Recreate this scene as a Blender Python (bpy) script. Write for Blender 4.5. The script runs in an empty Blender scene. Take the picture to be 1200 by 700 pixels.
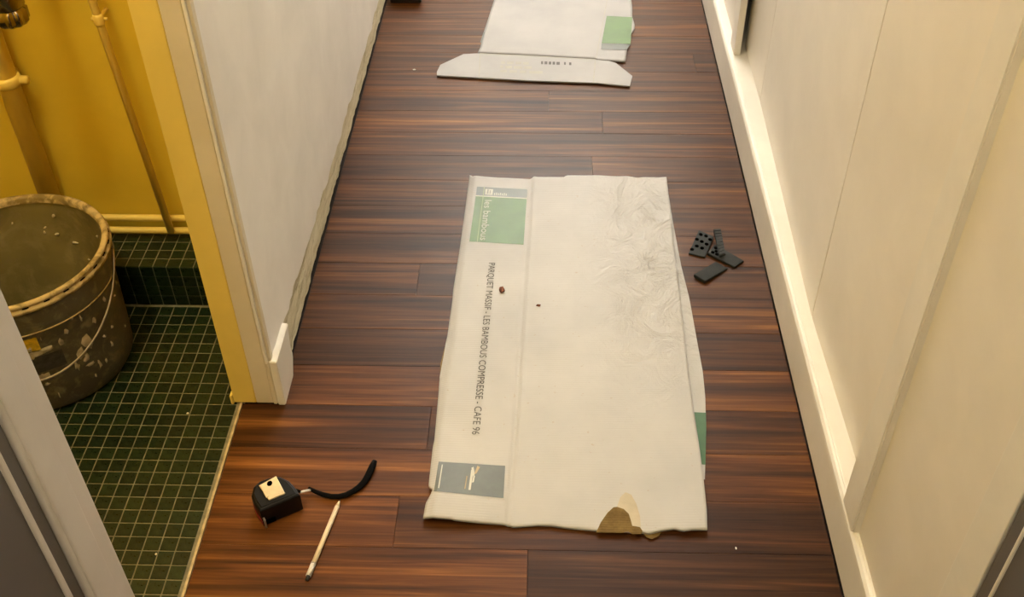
import bpy, bmesh, math, random
from mathutils import Vector, Matrix, noise as mnoise
random.seed(4)
S = bpy.context.scene
COL = S.collection

# ---------------------------------------------------------------- camera, world, lights, exposure
cam_d = bpy.data.cameras.new('camera'); cam = bpy.data.objects.new('camera', cam_d); COL.objects.link(cam)
cam_d.sensor_width = 36.0; cam_d.lens = 36.0 * 1231.634 / 1200.0; cam_d.clip_start = 0.02
_p, _y, _r = math.radians(41.2495), math.radians(-2.19167), math.radians(-0.76988)
F = Vector((math.sin(_y)*math.cos(_p), math.cos(_y)*math.cos(_p), -math.sin(_p)))
R0 = Vector((math.cos(_y), -math.sin(_y), 0)); U0 = R0.cross(F)
RR = math.cos(_r)*R0 + math.sin(_r)*U0; UU = -math.sin(_r)*R0 + math.cos(_r)*U0
m = Matrix((RR, UU, -F)).transposed().to_4x4(); m.translation = Vector((0, 0, 1.33))
cam.matrix_world = m
S.camera = cam

w = bpy.data.worlds.new('world'); S.world = w; w.use_nodes = True
w.node_tree.nodes['Background'].inputs['Color'].default_value = (1.0, 0.85, 0.65, 1)
w.node_tree.nodes['Background'].inputs['Strength'].default_value = 0.05

def lamp(name, loc, power, color, size):
    d = bpy.data.lights.new(name, 'POINT'); d.energy = power; d.color = color; d.shadow_soft_size = size
    o = bpy.data.objects.new(name, d); o.location = loc; COL.objects.link(o); return o
def uplight(name, loc, sx, sy, power, color):
    d = bpy.data.lights.new(name, 'AREA'); d.energy = power; d.color = color; d.shape = 'RECTANGLE'; d.size = sx; d.size_y = sy
    o = bpy.data.objects.new(name, d); o.location = loc; o.rotation_euler = (math.pi, 0, 0); COL.objects.link(o); return o
lamp('corridor_ceiling_bulb', (0.20, 2.6, 2.28), 14, (1.0, 0.97, 0.92), 0.12)
lamp('entrance_ceiling_bulb', (-0.02, -0.35, 2.25), 2.5, (1.0, 0.80, 0.48), 0.14)
lamp('toilet_ceiling_bulb', (-0.76, 0.82, 2.2), 44, (1.0, 0.88, 0.54), 0.13)
uplight('corridor_upward_fill', (0.0, 4.7, 1.95), 0.4, 1.2, 185, (0.97, 0.98, 1.0))  # added fill without a fitting, aimed up to brighten walls by ceiling bounce
uplight('entrance_upward_fill', (0.0, -0.5, 1.9), 0.4, 0.8, 58, (1.0, 0.86, 0.58))  # second added fill, behind the camera, no lamp there; bounces off the ceiling
S.view_settings.view_transform = 'Standard'; S.view_settings.look = 'None'
S.view_settings.gamma = 1.0; S.view_settings.use_curve_mapping = False
S.view_settings.exposure = -0.27

# ---------------------------------------------------------------- helpers
def lin(c):
    return tuple(((v/255)/12.92 if v/255 <= 0.04045 else ((v/255+0.055)/1.055)**2.4) for v in c) + (1.0,)
def link(o, parent=None):
    COL.objects.link(o)
    if parent: o.parent = parent
    return o
def mesh_obj(name, verts, faces, mat, parent=None, smooth=False):
    me = bpy.data.meshes.new(name); me.from_pydata([tuple(v) for v in verts], [], faces); me.update()
    for mt in (mat if isinstance(mat, (list, tuple)) else [mat]): me.materials.append(mt)
    if smooth:
        for p in me.polygons: p.use_smooth = True
    return link(bpy.data.objects.new(name, me), parent)
def bm_obj(name, bm, mat, parent=None, smooth=False):
    bmesh.ops.recalc_face_normals(bm, faces=bm.faces)
    me = bpy.data.meshes.new(name); bm.to_mesh(me); bm.free()
    for mt in (mat if isinstance(mat, (list, tuple)) else [mat]): me.materials.append(mt)
    if smooth:
        for p in me.polygons: p.use_smooth = True
    return link(bpy.data.objects.new(name, me), parent)
def add_box(bm, x0, x1, y0, y1, z0, z1, bev=0.0, seg=1):
    g = bmesh.ops.create_cube(bm, size=1.0)['verts']
    for v in g:
        v.co = Vector(((x0+x1)/2 + v.co.x*(x1-x0), (y0+y1)/2 + v.co.y*(y1-y0), (z0+z1)/2 + v.co.z*(z1-z0)))
    if bev > 0:
        es = list({e for v in g for e in v.link_edges})
        bmesh.ops.bevel(bm, geom=es, offset=bev, segments=seg, affect='EDGES', profile=0.5)
def box(name, x0, x1, y0, y1, z0, z1, mat, parent=None, bev=0.0, seg=1):
    bm = bmesh.new(); add_box(bm, x0, x1, y0, y1, z0, z1, bev, seg); return bm_obj(name, bm, mat, parent)
def prism(name, pts, z0, z1, mat, parent=None, bev=0.0, seg=2, smooth=False):
    bm = bmesh.new()
    lo = [bm.verts.new((p[0], p[1], z0)) for p in pts]; hi = [bm.verts.new((p[0], p[1], z1)) for p in pts]
    n = len(pts); bm.faces.new(lo[::-1]); bm.faces.new(hi)
    for i in range(n): bm.faces.new((lo[i], lo[(i+1) % n], hi[(i+1) % n], hi[i]))
    bmesh.ops.recalc_face_normals(bm, faces=bm.faces)
    if bev > 0:
        es = [e for e in bm.edges if abs(e.verts[0].co.z-e.verts[1].co.z) < 1e-6]
        bmesh.ops.bevel(bm, geom=es, offset=bev, segments=seg, affect='EDGES', profile=0.5)
    return bm_obj(name, bm, mat, parent, smooth)
def tube(name, path, rad, mat, parent=None, n=10, flat=1.0, closed=True):
    path = [Vector(p) for p in path]; rads = rad if isinstance(rad, (list, tuple)) else [rad]*len(path)
    verts, faces = [], []; prev = None
    for i, p in enumerate(path):
        t = (path[min(i+1, len(path)-1)] - path[max(i-1, 0)]).normalized()
        a = prev if prev else (Vector((0, 0, 1)) if abs(t.z) < 0.9 else Vector((1, 0, 0)))
        a = (a - t*a.dot(t)).normalized(); b = t.cross(a); prev = a
        for k in range(n):
            th = 2*math.pi*k/n; verts.append(p + rads[i]*(math.cos(th)*a*flat + math.sin(th)*b))
    for i in range(len(path)-1):
        for k in range(n): faces.append((i*n+k, i*n+(k+1) % n, (i+1)*n+(k+1) % n, (i+1)*n+k))
    if closed: faces.append(tuple(range(n))[::-1]); faces.append(tuple(range((len(path)-1)*n, len(path)*n)))
    return mesh_obj(name, verts, faces, mat, parent, True)
def lathe(name, prof, c, mat, parent=None, n=48, closed=False):
    verts, faces = [], []
    for r, z in prof:
        for k in range(n):
            th = 2*math.pi*k/n; verts.append((c[0]+r*math.cos(th), c[1]+r*math.sin(th), c[2]+z))
    L = len(prof)
    for i in range(L if closed else L-1):
        j = (i+1) % L
        for k in range(n): faces.append((i*n+k, i*n+(k+1) % n, j*n+(k+1) % n, j*n+k))
    return mesh_obj(name, verts, faces, mat, parent, True)
def empty(name, loc=(0, 0, 0)):
    o = bpy.data.objects.new(name, None); o.empty_display_size = 0.05; o.location = loc; return link(o)
def adopt(root, *objs):                       # parent and keep the world position
    for o in objs:
        o.parent = root; o.matrix_parent_inverse = Matrix.Translation(root.location).inverted()
def tag(o, label, cat, group=None):
    o['label'] = label; o['category'] = cat
    if group: o['group'] = group
    return o
def struct(o, label=None, cat=None):
    o['kind'] = 'structure'
    if label: o['label'] = label
    if cat: o['category'] = cat
    return o
def interp(pts, t):                           # piecewise-linear, pts sorted by first value
    if t <= pts[0][0]: return pts[0][1]
    for (a, fa), (b, fb) in zip(pts, pts[1:]):
        if t <= b: return fa + (fb-fa)*(t-a)/max(b-a, 1e-9)
    return pts[-1][1]

# ---------------------------------------------------------------- materials
class Mat:
    def __init__(s, name, color=(200, 200, 200), rough=0.5, metal=0.0, spec=0.5):
        s.m = bpy.data.materials.new(name); s.m.use_nodes = True; s.t = s.m.node_tree
        s.b = s.t.nodes['Principled BSDF']; s.b.inputs['Base Color'].default_value = lin(color)
        s.b.inputs['Roughness'].default_value = rough; s.b.inputs['Metallic'].default_value = metal
        s.b.inputs['Specular IOR Level'].default_value = spec
    def n(s, t, **k):
        o = s.t.nodes.new(t)
        for a, v in k.items(): setattr(o, a, v)
        return o
    def l(s, a, b): s.t.links.new(a, b)
    def coords(s, scale=(1, 1, 1), src='Object', rand=False):
        tc = s.n('ShaderNodeTexCoord'); mp = s.n('ShaderNodeMapping'); mp.inputs['Scale'].default_value = scale
        s.l(tc.outputs[src], mp.inputs['Vector'])
        if rand:
            oi = s.n('ShaderNodeObjectInfo'); mu = s.n('ShaderNodeMath', operation='MULTIPLY'); mu.inputs[1].default_value = 37.0
            s.l(oi.outputs['Random'], mu.inputs[0]); cx = s.n('ShaderNodeCombineXYZ')
            for i in range(3): s.l(mu.outputs[0], cx.inputs[i])
            s.l(cx.outputs[0], mp.inputs['Location'])
        return mp.outputs['Vector']
    def noise(s, scale, vec, detail=4, rough=0.6, dist=0.0):
        t = s.n('ShaderNodeTexNoise'); t.inputs['Scale'].default_value = scale; t.inputs['Detail'].default_value = detail
        t.inputs['Roughness'].default_value = rough; t.inputs['Distortion'].default_value = dist; s.l(vec, t.inputs['Vector']); return t.outputs['Fac']
    def ramp(s, fac, stops):
        r = s.n('ShaderNodeValToRGB'); e = r.color_ramp.elements
        while len(e) < len(stops): e.new(0.5)
        for el, (p, c) in zip(e, stops):
            el.position = p; el.color = lin(c) if isinstance(c, tuple) else (c, c, c, 1)
        s.l(fac, r.inputs['Fac']); return r.outputs['Color']
    def mix(s, fac, a, b, mode='MIX'):
        x = s.n('ShaderNodeMix', data_type='RGBA', blend_type=mode)
        for sock, v in ((x.inputs[0], fac), (x.inputs[6], a), (x.inputs[7], b)):
            if hasattr(v, 'is_output'): s.l(v, sock)
            elif isinstance(v, tuple): sock.default_value = lin(v)
            else: sock.default_value = v
        return x.outputs[2]
    def base(s, c): s.l(c, s.b.inputs['Base Color'])
    def rough(s, c): s.l(c, s.b.inputs['Roughness'])
    def bump(s, h, strength=0.3, dist=0.002):
        b = s.n('ShaderNodeBump'); b.inputs['Strength'].default_value = strength; b.inputs['Distance'].default_value = dist
        s.l(h, b.inputs['Height']); s.l(b.outputs[0], s.b.inputs['Normal'])
M = {}
def simple(name, color, rough=0.5, metal=0.0, var=0.08, scale=30, bump=0.05, spec=0.5):
    k = Mat(name, color, rough, metal, spec); v = k.coords((1, 1, 1)); f = k.noise(scale, v)
    d = tuple(max(0, c*(1-var)) for c in color); b = tuple(min(255, c*(1+var)) for c in color)
    k.base(k.ramp(f, [(0.3, d), (0.7, b)]))
    if bump: k.bump(f, bump, 0.001)
    M[name] = k.m; return k
# strand-bamboo plank
k = Mat('bamboo', rough=0.33, spec=0.17)
v1 = k.coords((2.2, 75, 20), rand=True); v2 = k.coords((1.3, 34, 8), rand=True); v3 = k.coords((6, 260, 60), rand=True)
f1 = k.noise(1.0, v1, 5, 0.65, 0.6); f2 = k.noise(1.0, v2, 3, 0.55, 0.8); f3 = k.noise(1.0, v3, 2, 0.5)
c1 = k.ramp(f1, [(0.30, (56, 31, 12)), (0.43, (95, 57, 25)), (0.58, (116, 73, 34)), (0.74, (156, 106, 53))])
c2 = k.ramp(f2, [(0.34, (112, 96, 82)), (0.47, (176, 162, 150)), (0.56, (205, 194, 182)), (0.66, (255, 248, 238))])
cc = k.mix(0.8, c1, c2, 'MULTIPLY'); c3 = k.ramp(f3, [(0.35, (190, 180, 175)), (0.6, (255, 255, 255))])
cc = k.mix(0.4, cc, c3, 'MULTIPLY')
oi = k.n('ShaderNodeObjectInfo'); cc = k.mix(1.0, cc, oi.outputs['Color'], 'MULTIPLY')
k.base(cc); k.rough(k.ramp(f1, [(0.3, 0.42), (0.7, 0.34)])); k.bump(f3, 0.12, 0.0008); M['bamboo'] = k.m
simple('underlay_cavity_shade', (28, 20, 14), 0.9)
# painted plaster
def paint(name, color, stain=0.05, rough=0.5, bump=0.08, sc=9):
    k = Mat(name, color, rough, spec=0.35); v = k.coords(); f = k.noise(sc, v, 5, 0.6, 0.4); g = k.noise(2.3, v, 3, 0.5)
    d = tuple(c*(1-stain) for c in color)
    cc = k.mix(0.5, k.ramp(f, [(0.35, d), (0.65, color)]), k.ramp(g, [(0.35, d), (0.65, color)])); k.base(cc)
    k.bump(k.noise(55, v, 3, 0.6), bump, 0.002); M[name] = k.m; return k
paint('plaster_white', (244, 240, 234), 0.06, 0.5, 0.12)
paint('panel_white', (242, 234, 220), 0.04, 0.42, 0.05)
paint('trim_white', (242, 236, 224), 0.06, 0.4, 0.1)
paint('jamb_white', (226, 214, 188), 0.07, 0.4, 0.12)
paint('frame_near_white', (228, 221, 214), 0.06, 0.45, 0.1)
paint('wc_yellow', (230, 199, 67), 0.05, 0.42, 0.1)
paint('jamb_yellow', (240, 212, 108), 0.07, 0.4, 0.15)
paint('pipe_yellow', (242, 214, 112), 0.06, 0.35, 0.1)
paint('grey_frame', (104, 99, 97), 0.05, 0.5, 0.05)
paint('ceiling_white', (240, 237, 230), 0.03, 0.7, 0.05)
k = Mat('scar', rough=0.85, spec=0.2); v = k.coords((14, 3.0, 22)); f = k.noise(2.2, v, 6, 0.7, 1.2); f2 = k.noise(7.0, v, 4, 0.7)
k.base(k.mix(k.ramp(f2, [(0.55, 0.0), (0.66, 0.7)]), k.ramp(f, [(0.30, (132, 120, 92)), (0.42, (200, 190, 160)), (0.7, (222, 214, 190))]), (170, 158, 128)))
k.bump(f, 0.7, 0.006); M['scar'] = k.m
# green glazed mosaic
k = Mat('tile_green', rough=0.28, spec=0.4); v = k.coords((1, 1, 1)); oi = k.n('ShaderNodeObjectInfo')
f = k.noise(90, v, 3); a = k.ramp(oi.outputs['Random'], [(0.0, (14, 29, 13)), (0.5, (18, 35, 16)), (1.0, (25, 41, 18))])
k.base(k.mix(k.ramp(f, [(0.55, 0.0), (0.75, 0.35)]), a, (66, 72, 40))); k.rough(k.ramp(f, [(0.3, 0.22), (0.7, 0.45)])); M['tile_green'] = k.m
simple('grout', (126, 120, 96), 0.9, var=0.15, scale=60, bump=0.2)
simple('threshold_edge', (186, 164, 124), 0.6, var=0.15, scale=60)
# cardboard, white coated, faint flutes
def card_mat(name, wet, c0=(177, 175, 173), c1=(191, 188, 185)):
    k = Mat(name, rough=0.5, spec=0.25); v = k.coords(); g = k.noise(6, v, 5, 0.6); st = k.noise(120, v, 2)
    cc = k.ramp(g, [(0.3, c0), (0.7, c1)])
    cc = k.mix(k.ramp(st, [(0.70, 0.0), (0.76, 0.5)]), cc, (170, 150, 125)); k.base(cc)
    wv = k.n('ShaderNodeTexWave', bands_direction='Y'); wv.inputs['Scale'].default_value = 62; wv.inputs['Distortion'].default_value = 0.6
    k.l(v, wv.inputs['Vector'])
    if wet:
        sx = k.n('ShaderNodeSeparateXYZ'); k.l(v, sx.inputs[0])
        rx = k.n('ShaderNodeMapRange'); rx.inputs[1].default_value = 0.06; rx.inputs[2].default_value = 0.22; k.l(sx.outputs[0], rx.inputs[0])
        ry = k.n('ShaderNodeMapRange'); ry.inputs[1].default_value = 1.15; ry.inputs[2].default_value = 1.45; k.l(sx.outputs[1], ry.inputs[0])
        mk = k.n('ShaderNodeMath', operation='MULTIPLY'); k.l(rx.outputs[0], mk.inputs[0]); k.l(ry.outputs[0], mk.inputs[1])
        rk = k.noise(17, k.coords((1, 0.8, 1)), 6, 0.62, 1.8)
        mm = k.n('ShaderNodeMath', operation='MULTIPLY'); k.l(mk.outputs[0], mm.inputs[0]); k.l(rk, mm.inputs[1])
        ws = k.n('ShaderNodeMath', operation='MULTIPLY'); k.l(wv.outputs['Fac'], ws.inputs[0]); ws.inputs[1].default_value = 0.012
        ad = k.n('ShaderNodeMath', operation='ADD'); k.l(mm.outputs[0], ad.inputs[0]); k.l(ws.outputs[0], ad.inputs[1])
        k.bump(ad.outputs[0], 0.9, 0.012)
        dr = k.n('ShaderNodeMapRange'); dr.inputs[3].default_value = 0.5; dr.inputs[4].default_value = 0.22; k.l(mm.outputs[0], dr.inputs[0]); k.rough(dr.outputs[0])
    else:
        k.bump(wv.outputs['Fac'], 0.08, 0.001)
    M[name] = k.m
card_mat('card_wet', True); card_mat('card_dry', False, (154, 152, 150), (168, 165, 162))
k = Mat('kraft', rough=0.85, spec=0.15); v = k.coords(); wv = k.n('ShaderNodeTexWave', bands_direction='Y'); wv.inputs['Scale'].default_value = 70; wv.inputs['Distortion'].default_value = 2
k.l(v, wv.inputs['Vector']); f = k.noise(60, v, 4); k.base(k.ramp(f, [(0.3, (100, 80, 46)), (0.7, (126, 104, 62))])); k.bump(wv.outputs['Fac'], 0.3, 0.001); M['kraft'] = k.m
simple('peel', (184, 172, 150), 0.8, var=0.05)
simple('ink_green', (72, 106, 50), 0.45, var=0.07, scale=25, bump=0)
simple('ink_green_dark', (58, 96, 62), 0.45, var=0.05, bump=0)
simple('ink_grey', (98, 106, 103), 0.45, var=0.04, bump=0)
simple('ink_blue_grey', (93, 98, 93), 0.45, var=0.06, scale=40, bump=0)
simple('ink_black', (74, 70, 66), 0.6, var=0.1, bump=0)
simple('ink_faint', (160, 156, 143), 0.6, var=0.05, bump=0)
simple('ink_white', (196, 195, 182), 0.5, var=0.03, bump=0)
simple('ink_lime', (160, 172, 120), 0.5, var=0.03, bump=0)
simple('ink_tan', (172, 150, 106), 0.5, var=0.03, bump=0)
# bucket: black plastic crusted with plaster
def bucket_mat(name, dark, lightc, lo, hi, sc):
    k = Mat(name, rough=0.55, spec=0.4); v = k.coords((1, 1, 1)); f = k.noise(sc, v, 6, 0.62, 0.5); g = k.noise(60, v, 4, 0.65); h = k.noise(6, v, 3)
    basec = k.ramp(h, [(0.3, dark), (0.7, tuple(c*1.45 for c in dark))])
    cc = k.mix(k.ramp(f, [(lo, 0.0), (hi, 0.9)]), basec, lightc)
    cc = k.mix(k.ramp(g, [(0.53, 0.0), (0.68, 0.55)]), cc, (140, 126, 94)); k.base(cc)
    k.rough(k.ramp(f, [(lo, 0.42), (hi, 0.9)])); k.bump(f, 0.5, 0.004); M[name] = k.m
bucket_mat('bucket_outside', (72, 68, 56), (142, 134, 110), 0.53, 0.66, 22)
bucket_mat('bucket_inside', (102, 94, 62), (160, 148, 108), 0.54, 0.72, 18)
bucket_mat('bucket_rim', (104, 90, 56), (208, 186, 136), 0.40, 0.54, 34)
simple('wire', (176, 164, 150), 0.35, 0.7, var=0.1)
simple('sticker_white', (176, 164, 136), 0.6, var=0.2, scale=60)
simple('sticker_yellow', (196, 164, 40), 0.6, var=0.3, scale=50)
simple('sticker_dark', (58, 56, 54), 0.6, var=0.3, scale=90)
simple('chrome', (150, 140, 122), 0.16, 1.0, var=0.15, scale=20, bump=0)
simple('black_plastic', (9, 9, 10), 0.5, var=0.2, bump=0.1, spec=0.22)
simple('black_rubber', (34, 36, 33), 0.6, var=0.12, scale=80, bump=0.1, spec=0.2)
simple('hole_black', (2, 2, 2), 1.0, bump=0, spec=0.0)
simple('red_plastic', (120, 20, 26), 0.45)
simple('clip_beige', (216, 196, 158), 0.4, var=0.06, scale=60)
simple('cord', (8, 7, 7), 0.9, var=0.3, scale=300, bump=0.3, spec=0.12)
simple('white_plastic', (225, 222, 215), 0.45)
simple('pencil_wood', (226, 208, 176), 0.45, var=0.04)
simple('metal_grey', (175, 170, 160), 0.3, 0.8)
simple('graphite', (40, 36, 32), 0.5)
simple('crumb_brown', (96, 52, 26), 0.8, var=0.3, scale=200)
simple('crumb_white', (222, 216, 200), 0.9)
simple('dark_wood', (34, 20, 14), 0.45, var=0.3)

# ---------------------------------------------------------------- setting: shell
ZC = 2.5
XL, XR = -0.4505, 0.4405
fl = struct(box('floor', -0.518, 0.60, -1.6, 6.6, -0.06, -0.013, M['underlay_cavity_shade']))
PW, Y0 = 0.09685, 0.9412
joints = {n: [] for n in range(-28, 60)}
joints.update({-1: [-0.0172], 0: [-0.2219], 2: [-0.1880], 6: [-0.2440], 10: [0.1083], 12: [0.1377], 13: [0.0101], 15: [0.3841], 4: [0.1015], 8: [0.0241], 1: [0.0781], 3: [0.1582], 5: [0.0076]})
tone = {-1: (1.16, 0.50), 0: (1.26, 0.74), 1: (1.22, 0.95), 2: (0.88, 0.66), 3: (1.15, 1.05), 4: (0.82, 0.8), 5: (1.0, 0.95), 6: (1.05, 0.72), 7: (1.0, 0.95),
        8: (1.05, 1.0), 9: (1.1, 0.98), 10: (0.72, 1.05), 11: (1.0, 1.0), 12: (1.08, 0.98), 13: (0.98, 0.88), 14: (0.95, 0.95), 15: (1.0, 0.8), 16: (0.92, 0.9), 17: (1.1, 1.0)}
for n in range(-6, 58):
    ya, yb = Y0 + n*PW, Y0 + (n+1)*PW
    left = -0.5150 if yb < 1.245 else -0.4508
    xs = [left] + sorted(joints[n]) + [0.4385]
    for i, (a, b) in enumerate(zip(xs, xs[1:])):
        cx, cy = (a+b)/2, (ya+yb)/2
        bm = bmesh.new(); g = 0.00022
        add_box(bm, a+g-cx, b-g-cx, ya+g-cy, yb-g-cy, -0.014, 0.0, 0.00035)
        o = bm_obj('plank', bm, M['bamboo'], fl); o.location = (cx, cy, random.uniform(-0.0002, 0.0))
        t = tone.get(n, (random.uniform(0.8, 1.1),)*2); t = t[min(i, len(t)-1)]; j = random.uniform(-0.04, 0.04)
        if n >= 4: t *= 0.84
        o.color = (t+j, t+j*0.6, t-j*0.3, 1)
# tiled toilet floor
TP, TQ, TX0, TY0 = 0.0254, 0.02515, -0.5250, 1.1286
wf = struct(box('floor_tiled', -1.40, -0.5185, 0.20, 1.62, -0.06, -0.0012, M['grout']))
bm = bmesh.new(); add_box(bm, -0.0118, 0.0118, -0.01165, 0.01165, -0.003, 0.0, 0.0006)
tp = bm_obj('tile', bm, M['tile_green'], wf); tme = tp.data; bpy.data.objects.remove(tp)
def in_view(x, y):
    return (-0.72*y < x) and y > 0.80 and (y < 1.20 or x < -0.405*y) and math.hypot(x+0.886, y-1.338) > 0.125 and x > -0.93
rest = bmesh.new()
for c in range(0, 34):
    for r in range(-37, 14):
        x = TX0 - (c+0.5)*TP; y = TY0 + (r+0.5)*TQ
        if in_view(x, y):
            o = link(bpy.data.objects.new('tile', tme), wf); o.location = (x, y, random.uniform(-0.0003, 0.0002))
            o.rotation_euler = (random.uniform(-.006, .006), random.uniform(-.006, .006), random.uniform(-.008, .008))
        else: add_box(rest, x-0.0118, x+0.0118, y-0.0116, y+0.0116, -0.003, 0.0)
ro = bm_obj('tile_field', rest, M['tile_green'], wf); ro['kind'] = 'stuff'
box('edge_strip', -0.5200, -0.5162, 0.20, 1.245, -0.012, 0.0008, M['threshold_edge'], wf)
# tiled step along the back wall
SY, SH, SB = 1.4845, 0.0945, 1.600
ws = struct(box('floor_step', -1.40, -0.5185, SY+0.0025, SB, -0.01, SH-0.0012, M['grout']))
RZ = SH/4
bm = bmesh.new(); add_box(bm, -0.0118, 0.0118, -0.003, 0.0, -RZ/2+0.0009, RZ/2-0.0009, 0.0006); q = bm_obj('tile', bm, M['tile_green']); rme = q.data; bpy.data.objects.remove(q)
for c in range(0, 34):
    x = TX0 + 0.0035 - (c+0.5)*TP
    for r in range(4):
        if x > -0.88: o = link(bpy.data.objects.new('tile', rme), ws); o.location = (x, SY+0.003, (r+0.5)*RZ)
        if x > -0.88: o = link(bpy.data.objects.new('tile', tme), ws); o.location = (x, SY+0.0128+r*TQ, SH-0.0002)

# corridor left wall with the door opening to the toilet
wl = struct(box('wall_left', -0.5305, -0.4580, 1.242, 6.6, 0.0, ZC, M['plaster_white']))
# upper skin of the wall: its lower edge is broken where the skirting board came off
verts, faces = [], []; N = 150
for i in range(N+1):
    y = 1.246 + (6.6-1.246)*(i/N)**1.5
    base = interp([(1.25, 0.093), (1.40, 0.088), (1.6, 0.078), (1.9, 0.068), (3, 0.062), (5, 0.062)], y)
    e = base + 0.010*mnoise.noise((y*17, 0, 0)) + 0.009*mnoise.noise((y*57, 3, 0))
    verts += [(XL, y, ZC), (XL, y, e+0.004), (XL-0.0065, y, e-0.002)]
for i in range(N):
    for k_ in range(2): faces.append((3*i+k_, 3*i+3+k_, 3*i+4+k_, 3*i+1+k_))
mesh_obj('plaster_skin', verts, faces, M['plaster_white'], wl)
verts, faces = [], []; N, K = 260, 10
for i in range(N+1):
    y = 1.243 + (6.6-1.243)*(i/N)**1.5
    for k_ in range(K+1):
        z = 0.004 + 0.105*k_/K
        d = 0.0016*mnoise.noise((y*14, z*60, 0)) + 0.0016*mnoise.noise((y*45, z*110, 5))
        verts.append((XL-0.0045+min(d*1.6, 0.0025), y, z + (0.002*mnoise.noise((y*12, 9, 1)) if k_ == 0 else 0)))
for i in range(N):
    for k_ in range(K): a = i*(K+1)+k_; faces.append((a, a+K+1, a+K+2, a+1))
mesh_obj('skirting_scar', verts, faces, M['scar'], wl)
# jamb of the toilet doorway: yellow lining, white edge, rounded corner bead
jm = struct(box('trim_1', -0.5290, -0.4900, 1.2300, 1.2440, 0.004, ZC, M['jamb_yellow'], bev=0.002, seg=2))
box('white_edge', -0.4900, -0.4605, 1.2302, 1.2440, 0.004, ZC, M['jamb_white'], jm, bev=0.0015, seg=2)
box('corner_bead', -0.4595, -0.4545, 1.2275, 1.2440, 0.10, ZC, M['trim_white'], jm, bev=0.002, seg=2)
box('bead_groove', -0.4548, -0.4495, 1.2335, 1.2465, 0.10, ZC, M['jamb_white'], jm, bev=0.001)
box('drip_foot', -0.5350, -0.5290, 1.228, 1.243, 0.0, 0.022, M['jamb_yellow'], jm, bev=0.003, seg=2)
# remnant of the old skirting board
sk = [(1.2290, 0.0), (1.300, 0.0), (1.320, 0.028), (1.322, 0.040), (1.315, 0.047), (1.318, 0.075), (1.330, 0.101), (1.2290, 0.104)]
bm = bmesh.new(); f0 = [bm.verts.new((-0.4525, y, z)) for y, z in sk]; f1 = [bm.verts.new((-0.4400, y, z)) for y, z in sk]
bm.faces.new(f0); bm.faces.new(f1[::-1])
for i in range(len(sk)): j = (i+1) % len(sk); bm.faces.new((f0[i], f1[i], f1[j], f0[j]))
bmesh.ops.bevel(bm, geom=list(bm.edges), offset=0.0015, segments=2, affect='EDGES')
struct(bm_obj('baseboard_left', bm, M['trim_white']), 'short broken end of white skirting board at the door jamb')
box('foot', -0.4605, -0.4530, 1.2285, 1.2440, 0.002, 0.104, M['jamb_white'], jm, bev=0.002)
# over-door wall and near part of the left wall
struct(box('wall_left_lintel', -0.5305, XL, 0.645, 1.23, 2.04, ZC, M['plaster_white']))
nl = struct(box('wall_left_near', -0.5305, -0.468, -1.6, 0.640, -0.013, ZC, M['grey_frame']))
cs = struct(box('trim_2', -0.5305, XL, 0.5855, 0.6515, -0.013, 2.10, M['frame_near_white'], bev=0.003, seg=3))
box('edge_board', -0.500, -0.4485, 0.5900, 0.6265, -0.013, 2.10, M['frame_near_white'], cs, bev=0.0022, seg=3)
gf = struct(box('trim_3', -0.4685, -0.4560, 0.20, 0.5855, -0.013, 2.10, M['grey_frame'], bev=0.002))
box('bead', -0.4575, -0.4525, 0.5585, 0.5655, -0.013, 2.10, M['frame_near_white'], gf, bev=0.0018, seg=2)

# corridor right side: cupboard front of boards and battens above a baseboard
LZ = 0.095
verts, faces = [], []
prof = [(0.4405, 0.003), (0.4405, 0.082), (0.4412, 0.089), (0.4445, 0.094), (0.4480, 0.0952), (0.4495, 0.0942), (0.4510, LZ), (0.56, LZ), (0.56, 0.003)]
ysb = [-0.2 + 0.2*i for i in range(35)]
for y in ysb:
    for x, z in prof: verts.append((x + 0.0006*mnoise.noise((y*3, 1, 0)), y, z + 0.0008*mnoise.noise((y*5, x*9, 0))))
n_ = len(prof)
for i in range(len(ysb)-1):
    for k_ in range(n_-1): faces.append((i*n_+k_, i*n_+k_+1, (i+1)*n_+k_+1, (i+1)*n_+k_))
struct(mesh_obj('baseboard_right', verts, faces, M['trim_white']))
wr = struct(box('wall_right', 0.545, 0.60, -1.6, 6.6, 0.0, ZC, M['underlay_cavity_shade']))  # dark brown backing: shade inside the cupboard gap is put into the colour
def board(name, ya, xa, yb, xb, mat='panel_white', th=0.016, z0=LZ+0.001, bev=0.0012):
    bm = bmesh.new()
    pts = [(xa, ya), (xb, yb), (xb+th, yb), (xa+th, ya)]
    lo = [bm.verts.new((p[0], p[1], z0)) for p in pts]; hi = [bm.verts.new((p[0], p[1], ZC)) for p in pts]
    bm.faces.new(lo[::-1]); bm.faces.new(hi)
    for i in range(4): bm.faces.new((lo[i], lo[(i+1) % 4], hi[(i+1) % 4], hi[i]))
    bmesh.ops.bevel(bm, geom=[e for e in bm.edges if abs(e.verts[0].co.z-e.verts[1].co.z) > 1], offset=bev, segments=2, affect='EDGES')
    return bm_obj(name, bm, M[mat], wr)
board('board', 0.9350, 0.4790, 1.3665, 0.4690)
board('board', 1.3681, 0.4688, 2.0900, 0.4858)
board('board', 2.0912, 0.4860, 2.3530, 0.4875)
board('board', 2.350, 0.4665, 6.6, 0.4665, th=0.003, bev=0.0004)
board('board', 0.640, 0.4520, 0.935, 0.4520, th=0.024)
board('batten', 0.9129, 0.4412, 0.9720, 0.4412, 'trim_white', 0.036, bev=0.0025)
board('batten', 2.305, 0.4540, 2.365, 0.4540, 'trim_white', 0.0155, bev=0.0015)
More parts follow.
